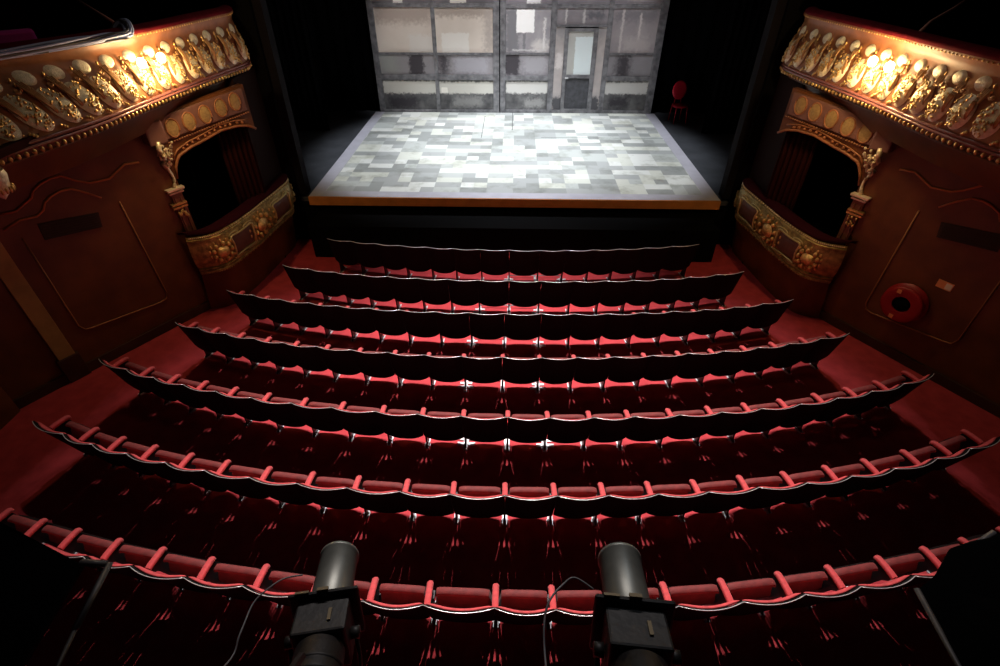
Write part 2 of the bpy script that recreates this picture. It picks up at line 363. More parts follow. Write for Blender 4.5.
dr = bars(rf, 'door', [(1.42, OZ, 1.53, 3.34), (2.24, OZ, 2.37, 3.34), (1.53, 3.26, 2.24, 3.34), (1.53, 2.04, 2.24, 2.13), (1.53, OZ, 2.24, 1.17)], .06)
gm = pm('door_glass', ox, OZ, (.50, .50, .48), (.44, .44, .42), [(1.74, 2.13, 2.24, 3.12, (.70, .78, .80), .03)], scale=3)
b = LMB(); b.box(1.53, YW + .02, 2.13, 2.24, YW + .04, 3.26); b.build('glass', gm, dr)
b = LMB(); b.box(1.53, YW + .02, 1.17, 2.24, YW + .04, 2.04); b.build('kick_panel', mat('dark_kick', (.07, .072, .085), .6, noise=.4, scale=8), dr)
b = LMB(); b.box(1.5, YW - .05, 2.03, 1.6, YW - .03, 2.07); b.build('handle', M['foot'], dr)

# wing drapes (black masking either side)
for side in (-1, 1):
    o = MB()
    def dfn(u, v, side=side): return (side * (5.38 + u * 1.8), 15.25 + .05 * math.sin(u * 60), .935 + v * 6)
    o.grid(dfn, 60, 2); 
    ob = o.build('masking_drape', M['dark']); sm = ob.modifiers.new('solid', 'SOLIDIFY'); sm.thickness = .02
    tag(ob, 'black masking drape hanging in the %s stage wing' % ('left' if side < 0 else 'right'), 'drape')
o = MB(); o.grid(lambda u, v: (-6.5 + 13 * u, 17.4 + .05 * math.sin(u * 200), .935 + v * 6.2), 160, 2)
ob = o.build('back_drape', M['dark']); sm = ob.modifiers.new('solid', 'SOLIDIFY'); sm.thickness = .02
tag(ob, 'wide black drape hanging behind the scenery wall', 'drape')

# crimson round-backed chair in the right wing
ch = empty('round_back_chair', (4.95, 16.35, .932), R(190), 'crimson oval-backed chair standing in the dark right stage wing', 'chair')
def chair_part(name, mb, mm=M['chair']): return mb.build(name, mm, ch)
s_ = MB(); s_.lathe([(.44, 0), (.44, .2), (.455, .225), (.48, .235), (.5, .22), (.505, 0)], Matrix.Identity(4), 20); chair_part('seat', s_)
bk = MB(); mt = Matrix.Translation((0, -.2, .86)) @ Matrix.Rotation(R(98), 4, 'X')
bk.lathe([(-.02, 0), (-.025, .2), (-.01, .235), (.015, .235), (.025, .2), (.02, 0)], mt, 24); bk.v = [(x * .95, y, .86 + (z - .86) * 1.1) for x, y, z in bk.v]
chair_part('backrest', bk)
sp_ = MB(); sp_.tube([(-.1, -.19, .48), (-.09, -.2, .7)], .014); sp_.tube([(.1, -.19, .48), (.09, -.2, .7)], .014); chair_part('back_support', sp_)
for (x, y) in ((-.17, .17), (.17, .17), (-.16, -.17), (.16, -.17)):
    l = MB(); l.tube([(x, y, .45), (x * 1.15, y * 1.2, 0)], [.02, .012]); chair_part('leg', l)

# ------------------------------------------------------------------ seats
HW = .25
def q_(u): return 2 * u - 1
def back_fn(thick0, thick1, ztop_mid, ztop_cor, zbot_mid, zbot_cor, half, fwd):
    def f(u, v):
        k = q_(u); zt = ztop_mid + (ztop_cor - ztop_mid) * abs(k) ** 4; zb = zbot_mid + (zbot_cor - zbot_mid) * abs(k) ** 2.6
        z = zb + (zt - zb) * v
        return k * half * (1 - .02 * (1 - v)), .24 * (.88 - z) - .055 * (1 - k * k) * (.3 + .7 * v) + fwd, z
    return f
def shell_mesh():
    m = MB(); N1, N2 = 14, 6
    fa = back_fn(0, 0, .885, .875, .25, .34, HW - .0006, 0)
    m.grid(lambda u, v: fa(u, v), N1, N2); m.grid(lambda u, v: (fa(u, v)[0], fa(u, v)[1] + .018, fa(u, v)[2]), N1, N2)
    ed = [(i / N1, 0) for i in range(N1)] + [(1, j / N2) for j in range(N2)] + [(1 - i / N1, 1) for i in range(N1)] + [(0, 1 - j / N2) for j in range(N2)]
    vs = [fa(*e) for e in ed] + [(fa(*e)[0], fa(*e)[1] + .018, fa(*e)[2]) for e in ed]; n = len(ed)
    m.add(vs, [(i, (i + 1) % n, n + (i + 1) % n, n + i) for i in range(n)])
    return m
def cushion_back_mesh():
    m = MB(); fa = back_fn(0, 0, .850, .842, .30, .38, HW - .012, 0)
    prof = [(0, .02), (0, .035), (.1, .045), (.5, .05), (.85, .052), (.97, .054), (1.0, .050), (1.012, .04), (1.01, .03), (.99, .022)]
    def g(u, v):
        i = min(int(v * 9), 8); t = v * 9 - i
        a = prof[i][0] * (1 - t) + prof[i + 1][0] * t; d = prof[i][1] * (1 - t) + prof[i + 1][1] * t
        x, y, z = fa(u, a); e = 1 - abs(q_(u)) ** 8 * .75
        return x, y + .02 + (d - .02) * e, z
    m.grid(g, 16, 9); return m
def rim_mesh():
    m = MB(); fa = back_fn(0, 0, .888, .878, .31, .43, HW - .0006, 0)
    m.tube([Vector(fa(i / 14, 1)) + Vector((0, .004, .001)) for i in range(15)], .0042, 6); return m
def seatcush_mesh():
    m = MB(); hw = .200
    prof = [(.34, .165), (.29, .18), (.25, .26), (.21, .42), (.250, .545), (.228, .575), (.214, .605), (.214, .625), (.228, .640), (.262, .643), (.284, .636), (.294, .612), (.297, .58)]
    n = len(prof) - 1
    def g(u, v):
        i = min(int(v * n), n - 1); t = v * n - i; k = q_(u)
        y = prof[i][0] * (1 - t) + prof[i + 1][0] * t; z = prof[i][1] * (1 - t) + prof[i + 1][1] * t
        lo = min(1, max(0, (.55 - z) / .35)); z += lo ** 2 * .07 * abs(k) ** 2.5; z -= .022 * abs(k) ** 8 * (z > .59)
        return k * (hw + .036 * min(1, max(0, (.425 - z) / .07))), y, z
    m.grid(g, 14, n)
    for k in (-1, 1):
        pts = [g((k + 1) / 2, j / n) for j in range(n + 1)]; m.add(pts, [tuple(range(n + 1))])
    return m
def pan_mesh():
    m = MB(); hw = .200
    prof = [(.297, .58), (.32, .56), (.37, .45), (.415, .30), (.43, .22), (.41, .17), (.34, .165)]
    n = len(prof) - 1
    def g(u, v):
        i = min(int(v * n), n - 1); t = v * n - i; k = q_(u)
        y = prof[i][0] * (1 - t) + prof[i + 1][0] * t; z = prof[i][1] * (1 - t) + prof[i + 1][1] * t
        lo = min(1, max(0, (.55 - z) / .35)); z += lo ** 2 * .07 * abs(k) ** 2.5
        return k * (hw + .036 * min(1, max(0, (.425 - z) / .07))), y, z
    m.grid(g, 14, n)
    for k in (-1, 1):
        pts = [g((k + 1) / 2, j / n) for j in range(n + 1)]; m.add(pts, [tuple(range(n + 1))])
    return m
def arm_mesh():
    m = MB(); L = [(.10, .672), (.14, .678), (.22, .678), (.30, .672), (.33, .655)]
    def g(u, v):
        i = min(int(v * 4), 3); t = v * 4 - i; y = L[i][0] * (1 - t) + L[i + 1][0] * t; zt = L[i][1] * (1 - t) + L[i + 1][1] * t
        a = 2 * math.pi * u; w = .030 * (1 - .35 * (v > .95))
        return w * math.copysign(abs(math.cos(a)) ** .6, math.cos(a)), y, zt - .025 + .025 * math.copysign(abs(math.sin(a)) ** .6, math.sin(a))
    m.grid(g, 14, 8, closeu=True); m.add([g(i / 14, 1) for i in range(14)], [tuple(range(14))]); m.add([g(i / 14, 0) for i in range(14)], [tuple(range(14))])
    return m
def leg_mesh():
    m = MB(); poly = [(.2, .012), (.40, .012), (.36, .06), (.33, .2), (.31, .36), (.33, .5), (.30, .62), (.11, .62), (.12, .56), (.16, .5), (.2, .36), (.235, .2), (.235, .06)]
    m.prism(poly, lambda a, b, d: (d, a, b), -.011, .011)
    m.box(-.022, .27, .37, .022, .35, .42)  # block added to split the light streaks falling behind the seats
    return m
def foot_mesh():
    m = MB(); m.box(-.03, .2, 0, -.012, .43, .018); m.box(.012, .2, 0, .03, .43, .018); m.box(-.04, .24, 0, .04, .28, .012)
    return m
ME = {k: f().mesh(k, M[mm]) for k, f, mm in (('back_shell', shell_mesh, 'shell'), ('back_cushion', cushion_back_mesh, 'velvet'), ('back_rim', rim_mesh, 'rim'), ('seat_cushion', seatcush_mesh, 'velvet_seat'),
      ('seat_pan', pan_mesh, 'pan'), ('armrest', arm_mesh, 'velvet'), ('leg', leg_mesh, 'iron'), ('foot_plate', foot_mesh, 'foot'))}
def part(name, parent, x=0, sx=1):
    o = bpy.data.objects.new(name, ME[name]); col.objects.link(o); o.parent = parent; o.location = (x, 0, 0); o.scale = (sx, 1, 1); return o

ROWS = [
 [(-5.34,2.66),(-4.89,2.55),(-4.45,2.45),(-3.95,2.35),(-3.46,2.27),(-2.91,2.18),(-2.35,2.12),(-1.79,2.06),(-1.25,2.02),(-0.72,2.0),(-0.1,1.99),(0.43,1.99),(0.95,2.01),(1.49,2.05),(2.06,2.1),(2.63,2.18),(3.15,2.26),(3.69,2.37),(4.2,2.48),(4.66,2.59),(5.13,2.72)],
 [(-5.68,3.985),(-5.18,3.8),(-4.74,3.66),(-4.27,3.54),(-3.77,3.43),(-3.29,3.34),(-2.76,3.26),(-2.23,3.2),(-1.69,3.16),(-1.13,3.13),(-0.6,3.11),(-0.03,3.11),(0.51,3.12),(1.04,3.14),(1.56,3.17),(2.09,3.21),(2.63,3.28),(3.16,3.35),(3.68,3.45),(4.19,3.56),(4.74,3.71),(5.2,3.86),(5.69,4.05)],
 [(-5.62,5.115),(-5.12,4.92),(-4.66,4.77),(-4.2,4.65),(-3.73,4.54),(-3.23,4.44),(-2.7,4.36),(-2.18,4.3),(-1.63,4.25),(-1.11,4.22),(-0.58,4.2),(-0.02,4.2),(0.49,4.2),(1.02,4.22),(1.51,4.25),(2.06,4.29),(2.58,4.35),(3.08,4.42),(3.59,4.51),(4.1,4.63),(4.59,4.76),(5.08,4.91),(5.6,5.12)],
 [(-5.02,5.97),(-4.6,5.84),(-4.14,5.72),(-3.69,5.62),(-3.22,5.53),(-2.73,5.46),(-2.22,5.4),(-1.7,5.36),(-1.19,5.32),(-0.67,5.3),(-0.11,5.3),(0.43,5.3),(0.93,5.32),(1.43,5.35),(1.96,5.39),(2.46,5.45),(2.97,5.51),(3.48,5.6),(3.95,5.7),(4.45,5.83),(4.93,5.97)],
 [(-4.65,6.86),(-4.15,6.72),(-3.66,6.61),(-3.18,6.53),(-2.7,6.46),(-2.21,6.41),(-1.7,6.37),(-1.16,6.34),(-.65,6.33),(-.1,6.32),(.47,6.33),(.97,6.34),(1.48,6.36),(2.0,6.4),(2.5,6.45),(2.99,6.51),(3.48,6.59),(3.95,6.69),(4.49,6.83)],
 [(-4.02,7.67),(-3.52,7.55),(-3.05,7.46),(-2.59,7.39),(-2.1,7.34),(-1.59,7.3),(-1.08,7.28),(-.57,7.26),(-.04,7.26),(.5,7.26),(1.05,7.27),(1.56,7.3),(2.05,7.33),(2.52,7.38),(3.0,7.45),(3.48,7.54),(4.0,7.67)],
 [(-3.53,8.67),(-3.05,8.57),(-2.56,8.49),(-2.09,8.43),(-1.58,8.38),(-1.09,8.34),(-.59,8.32),(-.05,8.31),(.52,8.31),(1.0,8.33),(1.5,8.36),(1.98,8.4),(2.47,8.46),(2.96,8.53),(3.5,8.63)]]
ORD = ['first', 'second', 'third', 'fourth', 'fifth', 'sixth', 'seventh', 'eighth', 'ninth', 'tenth', 'eleventh', 'twelfth', 'thirteenth']
RN = ['in the row nearest the camera', 'in the second row from the camera', 'in the third row from the camera', 'in the middle row', 'in the third row from the stage', 'in the second row from the stage', 'in the row nearest the stage']
for ri, P in enumerate(ROWS):
    n = len(P) - 1
    for i in range(n):
        a, b = Vector((*P[i], 0)), Vector((*P[i + 1], 0)); mid = (a + b) / 2; wd = (b - a).length
        ang = math.atan2(b.y - a.y, b.x - a.x)
        if i <= (n - 1) / 2: pos = '%s from the left end' % ORD[i] if i else 'at the left end'
        else: pos = '%s from the right end' % ORD[n - 1 - i] if i < n - 1 else 'at the right end'
        root = empty('theatre_seat', mid, ang, 'red velvet tip-up seat %s, %s' % (pos, RN[ri].replace('in the ', '').replace('row nearest', 'row nearest')), 'seat', 'tip-up seats %s' % RN[ri])
        sx = wd / .5
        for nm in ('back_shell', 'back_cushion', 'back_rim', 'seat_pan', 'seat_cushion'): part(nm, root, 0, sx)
        for x in ((-wd / 2,) if i < n - 1 else (-wd / 2, wd / 2)):
            part('armrest', root, x); l = part('leg', root, x); part('foot_plate', l, 0)

# low mounting bars linking the two seats on the centre line
for ri, (i0, i1) in {2: (10, 12), 3: (9, 11), 4: (8, 10), 5: (7, 9), 6: (7, 9)}.items():
    a = Vector((*ROWS[ri][i0], 0)); b = Vector((*ROWS[ri][i1], 0)); ang = math.atan2(b.y - a.y, b.x - a.x); L = (b - a).length
    rt = empty('seat_mounting_bar', (a + b) / 2, ang, 'pale metal floor bar joining the two centre seats %s' % RN[ri], 'bar', 'centre floor bars')
    m = MB(); m.tube([(-L / 2, .47, .05), (L / 2, .47, .05)], .009, 6); m.build('bar', M['barmetal'], rt)
    for x in (-L / 2, 0, L / 2):
        m = MB()
        if x: m.box(x - .12, .28, 0, x + .12, .33, .014); m.box(x - .09, .37, 0, x + .09, .41, .014)
        m.box(x - .02, .2, 0, x + .02, .49, .03); m.build('bracket', M['foot'], rt)

# ------------------------------------------------------------------ balcony fronts and boxes
def lerp_tab(T, y):
    if y <= T[0][0]:
        (a, va), (b, vb) = T[0], T[1]; return va + (vb - va) * (y - a) / (b - a)
    for (a, va), (b, vb) in zip(T, T[1:]):
        if y <= b:
            t = (y - a) / (b - a); t = t; return va + (vb - va) * t
    return T[-1][1]
def smooth_tab(T, y, h=.35):
    return sum(lerp_tab(T, y + d * h) for d in (-1, -.5, 0, .5, 1)) / 5
LIP = {-1: [(4.4, 5.65), (5.0, 5.5), (5.75, 5.29), (6.15, 5.17), (6.72, 5.11), (7.6, 5.08), (8.4, 5.0), (9.4, 4.88), (10.3, 4.76)],
        1: [(4.4, 5.5), (5.0, 5.3), (5.75, 5.13), (6.1, 5.05), (6.7, 5.0), (7.6, 4.99), (8.4, 4.9), (9.3, 4.76), (10.3, 4.70)]}
TOP = {-1: [(4.4, 6.4), (5.2, 6.1), (6.25, 5.68), (6.6, 5.44), (7.05, 5.26), (7.6, 5.07), (8.1, 4.98), (9.1, 4.93), (10.3, 4.80)],
        1: [(4.4, 5.7), (5.2, 5.35), (6.1, 5.02), (6.9, 4.97), (7.8, 4.95), (8.9, 4.88), (10.3, 4.78)]}
YN, YF = 4.5, 10.3
def balc(side, y, v, off=0.):
    """v 0 = rail, 1 = bottom lip; off towards the room"""
    xt, xl = smooth_tab(TOP[side], y), smooth_tab(LIP[side], y)
    if y > 9.95: xt += (y - 9.95) * .35; xl += (y - 9.95) * .35
    cv = [(0, 0), (.10, 0), (.12, .035), (.2, .05), (.28, .03), (.4, .02), (.7, -.03), (.9, -.05), (1, -.02)]
    c = lerp_tab(cv, v)
    x = xt + (xl - xt) * v ** .8 + c - off
    return Vector((side * x, y, 4.42 - .80 * v))

ORN_Y = [4.77, 5.12, 5.47, 5.82, 6.16, 6.47, 6.79, 7.13, 7.48, 7.83, 8.17, 8.52, 8.87, 9.22, 9.6, 9.98]
for side, nm in ((-1, 'left'), (1, 'right')):
    bf = empty('gilded_balcony', (side * 5.1, 7.5, 3.62), label='curved gilded balcony front with tall gold scroll cartouches on the %s side wall' % nm, cat='balcony')
    NY = 60
    yy = lambda u: YN + (YF - YN) * u
    m = LMB(); m.grid(lambda u, v: balc(side, yy(u), .05 + v * .95), NY, 14)
    m.build('parapet', M['browncove'], bf)
    m = LMB(); m.grid(lambda u, v: balc(side, yy(u), v * .06, .006 + .010 * math.sin(math.pi * v)), NY, 4); m.build('gold_strip', M['browncove'], bf)
    m = LMB()
    k = 0; y = YN
    while y < YF - .05:
        for v in (.05,): m.ball(balc(side, y, v, .012), .013, 5, 4)
        y += .06
    m.build('beading', M['gold'], bf)
    m = LMB()                                        # velvet-topped rail
    def vr(u, v, side=side):
        a = math.pi * (v * 1.15 - .15); p = balc(side, yy(u), 0)
        return p + Vector((side * (.10 - .12 * math.cos(a)), 0, .0 + .07 * math.sin(a)))
    m.grid(vr, NY, 8); m.build('velvet_rail', mat('rail_velvet_' + nm, (.13, .006, .014), .85, noise=.3, scale=6, spec=.1), bf)
    m = LMB()                                        # lip mouldings
    m.tube([balc(side, yy(i / NY), .97, .015) for i in range(NY + 1)], .022, 8)
    m.tube([balc(side, yy(i / NY), 1.02, .03) for i in range(NY + 1)], .018, 8)
    m.build('lip_moulding', M['lipm'], bf)
    m = LMB(); y = YN
    while y < YF:
        m.ball(balc(side, y, 1.075, .02), (.026, .022, .032), 7, 5); y += .085
    m.build('egg_moulding', M['gold'], bf)
    m = LMB()                                        # plain fascia below
    m.grid(lambda u, v: balc(side, yy(u), 1.0, -.04) + Vector((side * (.05 + .25 * v), 0, -.05 - .42 * v ** .8)), NY, 5)
    m.tube([balc(side, yy(i / NY), 1.0, -.1) + Vector((side * .02, 0, -.14)) for i in range(NY + 1)], .022, 6)
    m.build('under_fascia', M['wall'], bf)
    for oi, y0 in enumerate(ORN_Y):
        rnd = random.Random(oi)
        def OP(a, v, off):                            # a along the front (towards stage), v down
            return balc(side, y0 + a, v, off)
        # backing niche
        c = LMB()
        def disc(ca, cv, ra, rv, off, dome, N=18, K=4):
            vs = [OP(ca, cv, off + dome)]; fs = []
            for k in range(1, K + 1):
                t = k / K
                for i in range(N):
                    an = 2 * math.pi * i / N
                    vs.append(OP(ca + ra * t * math.cos(an), cv + rv * t * math.sin(an), off + dome * (1 - t ** 3) - (.02 if k == K else 0)))
            for i in range(N):
                fs.append((0, 1 + i, 1 + (i + 1) % N))
                for k in range(K - 1):
                    a = 1 + k * N + i; b = 1 + k * N + (i + 1) % N; fs.append((a, b, b + N, a + N))
            c.add(vs, fs, True)
        disc(.0, .31, .098, .105, .012, .012)          # round plate at the top
        disc(.01, .68, .142, .235, .03, .03)          # long oval plate
        c.build('cartouche', M['goldpale'], bf); cart = [o for o in bf.children][-1]
        # fluted scroll on the near flank
        g = LMB()
        for k in range(4):
            a0 = -.165 + .022 * k; pts = []
            for t in range(8):
                v = .34 + .40 * t / 7; pts.append(OP(a0 + (.06 - .015 * k) * (t / 7) ** 1.3, v, .035 + .03 * math.sin(math.pi * t / 7)))
            g.tube(pts, [.009 + .005 * math.sin(math.pi * min(1, (t + 1) / 7)) for t in range(8)], 6)
        # volutes at shoulder
        for sa in (-.115, .10):
            pts = [OP(sa + .03 * math.cos(t * .9) * (1 - t / 9), .42 + .035 * math.sin(t * .9) * (1 - t / 9), .06) for t in range(9)]
            g.tube(pts, .012, 6)
        g.build('fluted_scroll', M['scroll'], cart)
        # floral relief: a falling garland of small petals over the oval
        fl = LMB()
        for k in range(30):
            t = k / 29; v = .44 + .42 * t; wid = .05 + .05 * math.sin(math.pi * t); a = rnd.uniform(-wid, wid)
            r0 = rnd.uniform(.011, .021); mt = Matrix.Rotation(rnd.uniform(0, 3), 3, 'X')
            fl.ball(OP(a, v, .07 + rnd.uniform(0, .012)), (r0 * .6, r0 * 1.5, r0 * .8), 6, 4, mt)
        for k in range(7):
            an = k * 2 * math.pi / 7; fl.ball(OP(.01 + .04 * math.cos(an), .74 + .055 * math.sin(an), .075), (.012, .02, .016), 6, 4)
        fl.build('floral_relief', M['gold'], cart)
        # husk between the cartouches
        h = LMB()
        for k in range(3):
            h.ball(OP(.17 + rnd.uniform(-.006, .006), .30 + .06 * k, .03), (.014, .018 - .003 * k, .028), 6, 4)
            h.ball(OP(.15 + .02 * k, .88 + .02 * k, .02), (.014, .02, .02), 6, 4)
        h.build('husk', M['gold'], cart)

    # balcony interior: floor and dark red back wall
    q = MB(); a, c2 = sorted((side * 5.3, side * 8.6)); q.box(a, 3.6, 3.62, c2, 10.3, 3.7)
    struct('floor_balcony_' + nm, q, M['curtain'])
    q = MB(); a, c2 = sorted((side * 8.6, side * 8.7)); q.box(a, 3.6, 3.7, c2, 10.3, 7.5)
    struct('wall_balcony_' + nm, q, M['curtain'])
    # slanting handrail inside the balcony
    if side > 0: pts = [(5.35, 7.95, 4.4), (5.9, 8.6, 4.47), (6.6, 9.25, 4.57), (7.7, 10.36, 4.73)]
    else: pts = [(-5.55, 8.15, 4.43), (-6.3, 8.9, 4.5), (-7.8, 10.36, 4.66)]
    m = MB(); m.tube(pts, .02, 8); m.tube([pts[0], (pts[0][0], pts[0][1], 3.7)], .02, 8)
    tag(m.build('handrail', mat('pinkish_rail_' + nm, (.75, .38, .32), .4, metal=.2)), 'thin slanting handrail behind the %s balcony front' % nm, 'handrail')

    # twin-bulb wall lamp on the balcony front
    wl = empty('wall_lamp', balc(side, 7.6, .45, .1), label='glowing twin-bulb lamp fixed to the %s balcony front' % nm, cat='lamp')
    m = LMB(); p0 = balc(side, 7.6, .5, .03); m.ball(p0, (.04, .06, .06), 10, 8)
    bps = [balc(side, 7.78, .40, .17), balc(side, 7.42, .40, .17)]
    for bp in bps:
        m.tube([p0, (p0 + bp) / 2 + Vector((-side * .05, 0, -.06)), bp + Vector((0, 0, -.06))], .010, 6); m.lathe([(-.075, .0), (-.07, .028), (-.05, .03), (-.045, 0)], Matrix.Translation(bp), 12)
    m.build('bracket', M['gold'], wl)
    for bp in bps:
        m = LMB(); m.ball(bp, (.055, .055, .066), 16, 10); m.build('bulb', M['bulb'], wl)
        L = bpy.data.lights.new('lamp_glow', 'POINT'); L.energy = 34; L.color = (1, .66, .30); L.shadow_soft_size = .06
        lo = bpy.data.objects.new('lamp_glow', L); col.objects.link(lo); lo.location = bp + Vector((-side * .20, 0, -.12))

    # ---- lower box
    pt = [(5.42, 7.50), (5.22, 7.56), (5.03, 7.70), (4.92, 8.0), (4.82, 8.5), (4.77, 8.9), (4.70, 9.5), (4.66, 9.95), (4.72, 10.2)]
    def PB(u, z, off=0.):
        t = u * (len(pt) - 1); i = min(int(t), len(pt) - 2); f = t - i
        def cr(k):
            p0, p1, p2, p3 = pt[max(i - 1, 0)][k], pt[i][k], pt[i + 1][k], pt[min(i + 2, len(pt) - 1)][k]
            return .5 * (2 * p1 + (p2 - p0) * f + (2 * p0 - 5 * p1 + 4 * p2 - p3) * f * f + (3 * p1 - 3 * p2 + p3 - p0) * f ** 3)
        x, y = cr(0), cr(1); e = .001
        u2 = min(1, u + .02); u1 = max(0, u - .02)
        def raw(uu):
            tt = uu * (len(pt) - 1); ii = min(int(tt), len(pt) - 2); ff = tt - ii
            return Vector((pt[ii][0] * (1 - ff) + pt[ii + 1][0] * ff, pt[ii][1] * (1 - ff) + pt[ii + 1][1] * ff, 0))
        tg = (raw(u2) - raw(u1)).normalized(); nrm = Vector((-tg.y, tg.x, 0))
        if nrm.x > 0: nrm = -nrm
        bulge = .07 * math.sin(math.pi * (z - .78) / .74) - .08 * max(0, (1.0 - z)) * 3
        pz = Vector((x, y, z)) + nrm * (off + bulge)
        return Vector((side * pz.x, pz.y, pz.z))
    bx = empty('box_parapet', (side * 5.0, 8.6, .8), label='bowed gilded parapet of the lower box with gold rosettes and mauve panels on the %s' % nm, cat='parapet')
    m = LMB(); m.grid(lambda u, v: PB(u, .8 + .68 * v), 40, 10); m.build('parapet_body', M['goldolive'], bx)
    m = LMB()
    def vr2(u, v):
        a = math.pi * (v * 1.1 - .1); p = PB(u, 1.48)
        return p + Vector((side * (.12 - .14 * math.cos(a)), .05, .01 + .06 * math.sin(a)))
    m.grid(vr2, 30, 8); m.build('velvet_rail', mat('box_rail_velvet_' + nm, (.028, .002, .006), .9, spec=.1), bx)
    m = LMB()
    for k in range(64): m.ball(PB(.04 + .94 * k / 63, 1.465, .02), .014, 6, 4)
    m.build('beading', mat('bright_bead_' + nm, (.9, .72, .5), .3, metal=.7), bx)
    m = LMB()
    m.tube([PB(k / 40, 1.42, .01) for k in range(41)], .016, 6); m.tube([PB(k / 40, .86, .015) for k in range(41)], .020, 6)
    m.tube([PB(k / 40, .80, .02) for k in range(41)], .030, 8)
    for k in range(44): m.ball(PB(.02 + .96 * k / 43, .775, .045), (.024, .024, .018), 6, 4)
    m.build('moulding', M['goldolive'], bx)
    # rosettes, painted panels and scrolls
    def OV(mb, cu, cz, ru, rz, off, dome, N=20, K=4, sq=1.):
        vs = [PB(cu, cz, off + dome)]; fs = []
        for k in range(1, K + 1):
            t = k / K
            for i in range(N):
                an = 2 * math.pi * i / N; ca, sa = math.cos(an), math.sin(an)
                vs.append(PB(min(1, max(0, cu + ru * t * math.copysign(abs(ca) ** sq, ca))), cz + rz * t * math.copysign(abs(sa) ** sq, sa), off + dome * (1 - t ** 2) - (.01 if k == K else 0)))
        for i in range(N):
            fs.append((0, 1 + i, 1 + (i + 1) % N))
            for k in range(K - 1):
                a = 1 + k * N + i; b = 1 + k * N + (i + 1) % N; fs.append((a, b, b + N, a + N))
        mb.add(vs, fs, True)
    for (cu, rr) in ((.25, .10), (.57, .12)):
        m = LMB(); OV(m, cu, 1.14, rr * .42, rr, .03, .05); 
        for k in range(9):
            an = k * 2 * math.pi / 9; m.ball(PB(cu + rr * .62 * math.cos(an), 1.14 + rr * 1.45 * math.sin(an), .03), (.035, .035, .045), 7, 5)
        for k in range(14):
            an = k * 2 * math.pi / 14 + .2; m.ball(PB(cu + rr * .95 * math.cos(an), 1.14 + rr * 2.0 * math.sin(an), .015), (.02, .02, .03), 6, 4)
        m.build('rosette', M['goldrose'], bx)
    for cu in (.41, .76):
        m = LMB(); OV(m, cu, 1.13, .068, .165, .012, .004, sq=.32, N=28); m.build('painted_panel', M['mauve'], bx)
        m = LMB(); pts = []
        for i in range(28):
            an = 2 * math.pi * i / 28; ca, sa = math.cos(an), math.sin(an)
            pin = 1 - .10 * math.cos(4 * an)
            pts.append(PB(cu + .078 * pin * math.copysign(abs(ca) ** .5, ca), 1.13 + .20 * pin * math.copysign(abs(sa) ** .5, sa), .03))
        m.tube(pts, .016, 6, closed=True)
        for sg in (-1, 1):
            for sz in (-1, 1):
                m.tube([PB(cu + sg * (.045 + .045 * math.cos(t * .7) * (1 - t / 10)), 1.13 + sz * (.20 + .05 * math.sin(t * .7) * (1 - t / 10)), .03) for t in range(9)], .012, 6)
        m.build('scroll_frame', mat('light_gilt_%s_%d' % (nm, int(cu * 100)), (.72, .60, .28), .32, metal=.6), bx)
    m = LMB()
    for k in range(16): m.ball(PB(.90 + .08 * random.random(), 1.0 + .35 * random.random(), .02), (.02, .03, .03), 6, 4)
    m.build('end_scroll', M['goldolive'], bx)
    # recess wall below the box
    struct('trim_%d' % (3 if side < 0 else 4), MB().grid(lambda u, v: PB(u, .8) + Vector((side * .10 * (1 - v), 0, -.8 + .8 * v + .0)), 30, 2), M['wall'])

    # ---- arch surround with five ovals
    fr = empty('arch_surround', W(side, 4.1, 2.9), label='mauve arch head with a row of five gold ovals above the %s box opening' % nm, cat='arch surround')
    fn = lambda a, b, d: W(side, a, b, d)
    m = LMB(); m.prism([(3.34, 2.95), (4.86, 3.08), (4.86, 3.42), (3.36, 3.28)], fn, .0, .05); m.build('frieze_panel', M['mauve'], fr, bevel=.01)
    for k, (s0, z0) in enumerate(((3.54, 3.10), (3.82, 3.13), (4.11, 3.17), (4.40, 3.21), (4.67, 3.25))):
        m = LMB(); N = 18
        vs = [W(side, s0, z0, .075)] + [W(side, s0 + .09 * math.cos(2 * math.pi * i / N), z0 + .125 * math.sin(2 * math.pi * i / N), .055) for i in range(N)]
        m.add(vs, [(0, 1 + i, 1 + (i + 1) % N) for i in range(N)], True)
        mo = m.build('oval_medallion', mat('dull_gold_oval_%s_%d' % (nm, k), (.38, .26, .11), .5, metal=.3, noise=.3, scale=30), fr)
        m = LMB(); m.tube([W(side, s0 + .10 * math.cos(2 * math.pi * i / N), z0 + .135 * math.sin(2 * math.pi * i / N), .055) for i in range(N)], .013, 6, closed=True); m.build('ring', M['browncove'], mo)
    m = LMB()
    m.tube([W(side, q, arch_z(q) + .01, .02) for q in ss], .022, 6)
    m.tube([W(side, q, arch_z(q) + .10, .02) for q in ss[1:-2]], .012, 6)
    for k in range(34): 
        q = 3.42 + k * 1.45 / 33; m.ball(W(side, q, 2.90 + .13 * (q - 3.4) / 1.4, .03), (.018, .018, .014), 5, 4)
    for k in range(12):
        q = 3.6 + k * .1; m.ball(W(side, q + random.uniform(-.03, .03), arch_z(q) + .06, .02), (.03, .02, .025), 6, 4)
    m.build('arch_moulding', M['browncove'], fr)
    # ---- pilaster
    pl = empty('gilded_pilaster', W(side, 3.18, 0), label='slim pilaster with gilded capital and leaf bracket beside the %s box opening' % nm, cat='pilaster')
    m = LMB(); m.prism([(3.13, 0), (3.30, 0), (3.30, 2.16), (3.13, 2.16)], fn, 0, .05); m.prism([(3.15, .1), (3.17, .1), (3.17, 2.1), (3.15, 2.1)], fn, .05, .07); m.prism([(3.24, .1), (3.26, .1), (3.26, 2.1), (3.24, 2.1)], fn, .05, .07)
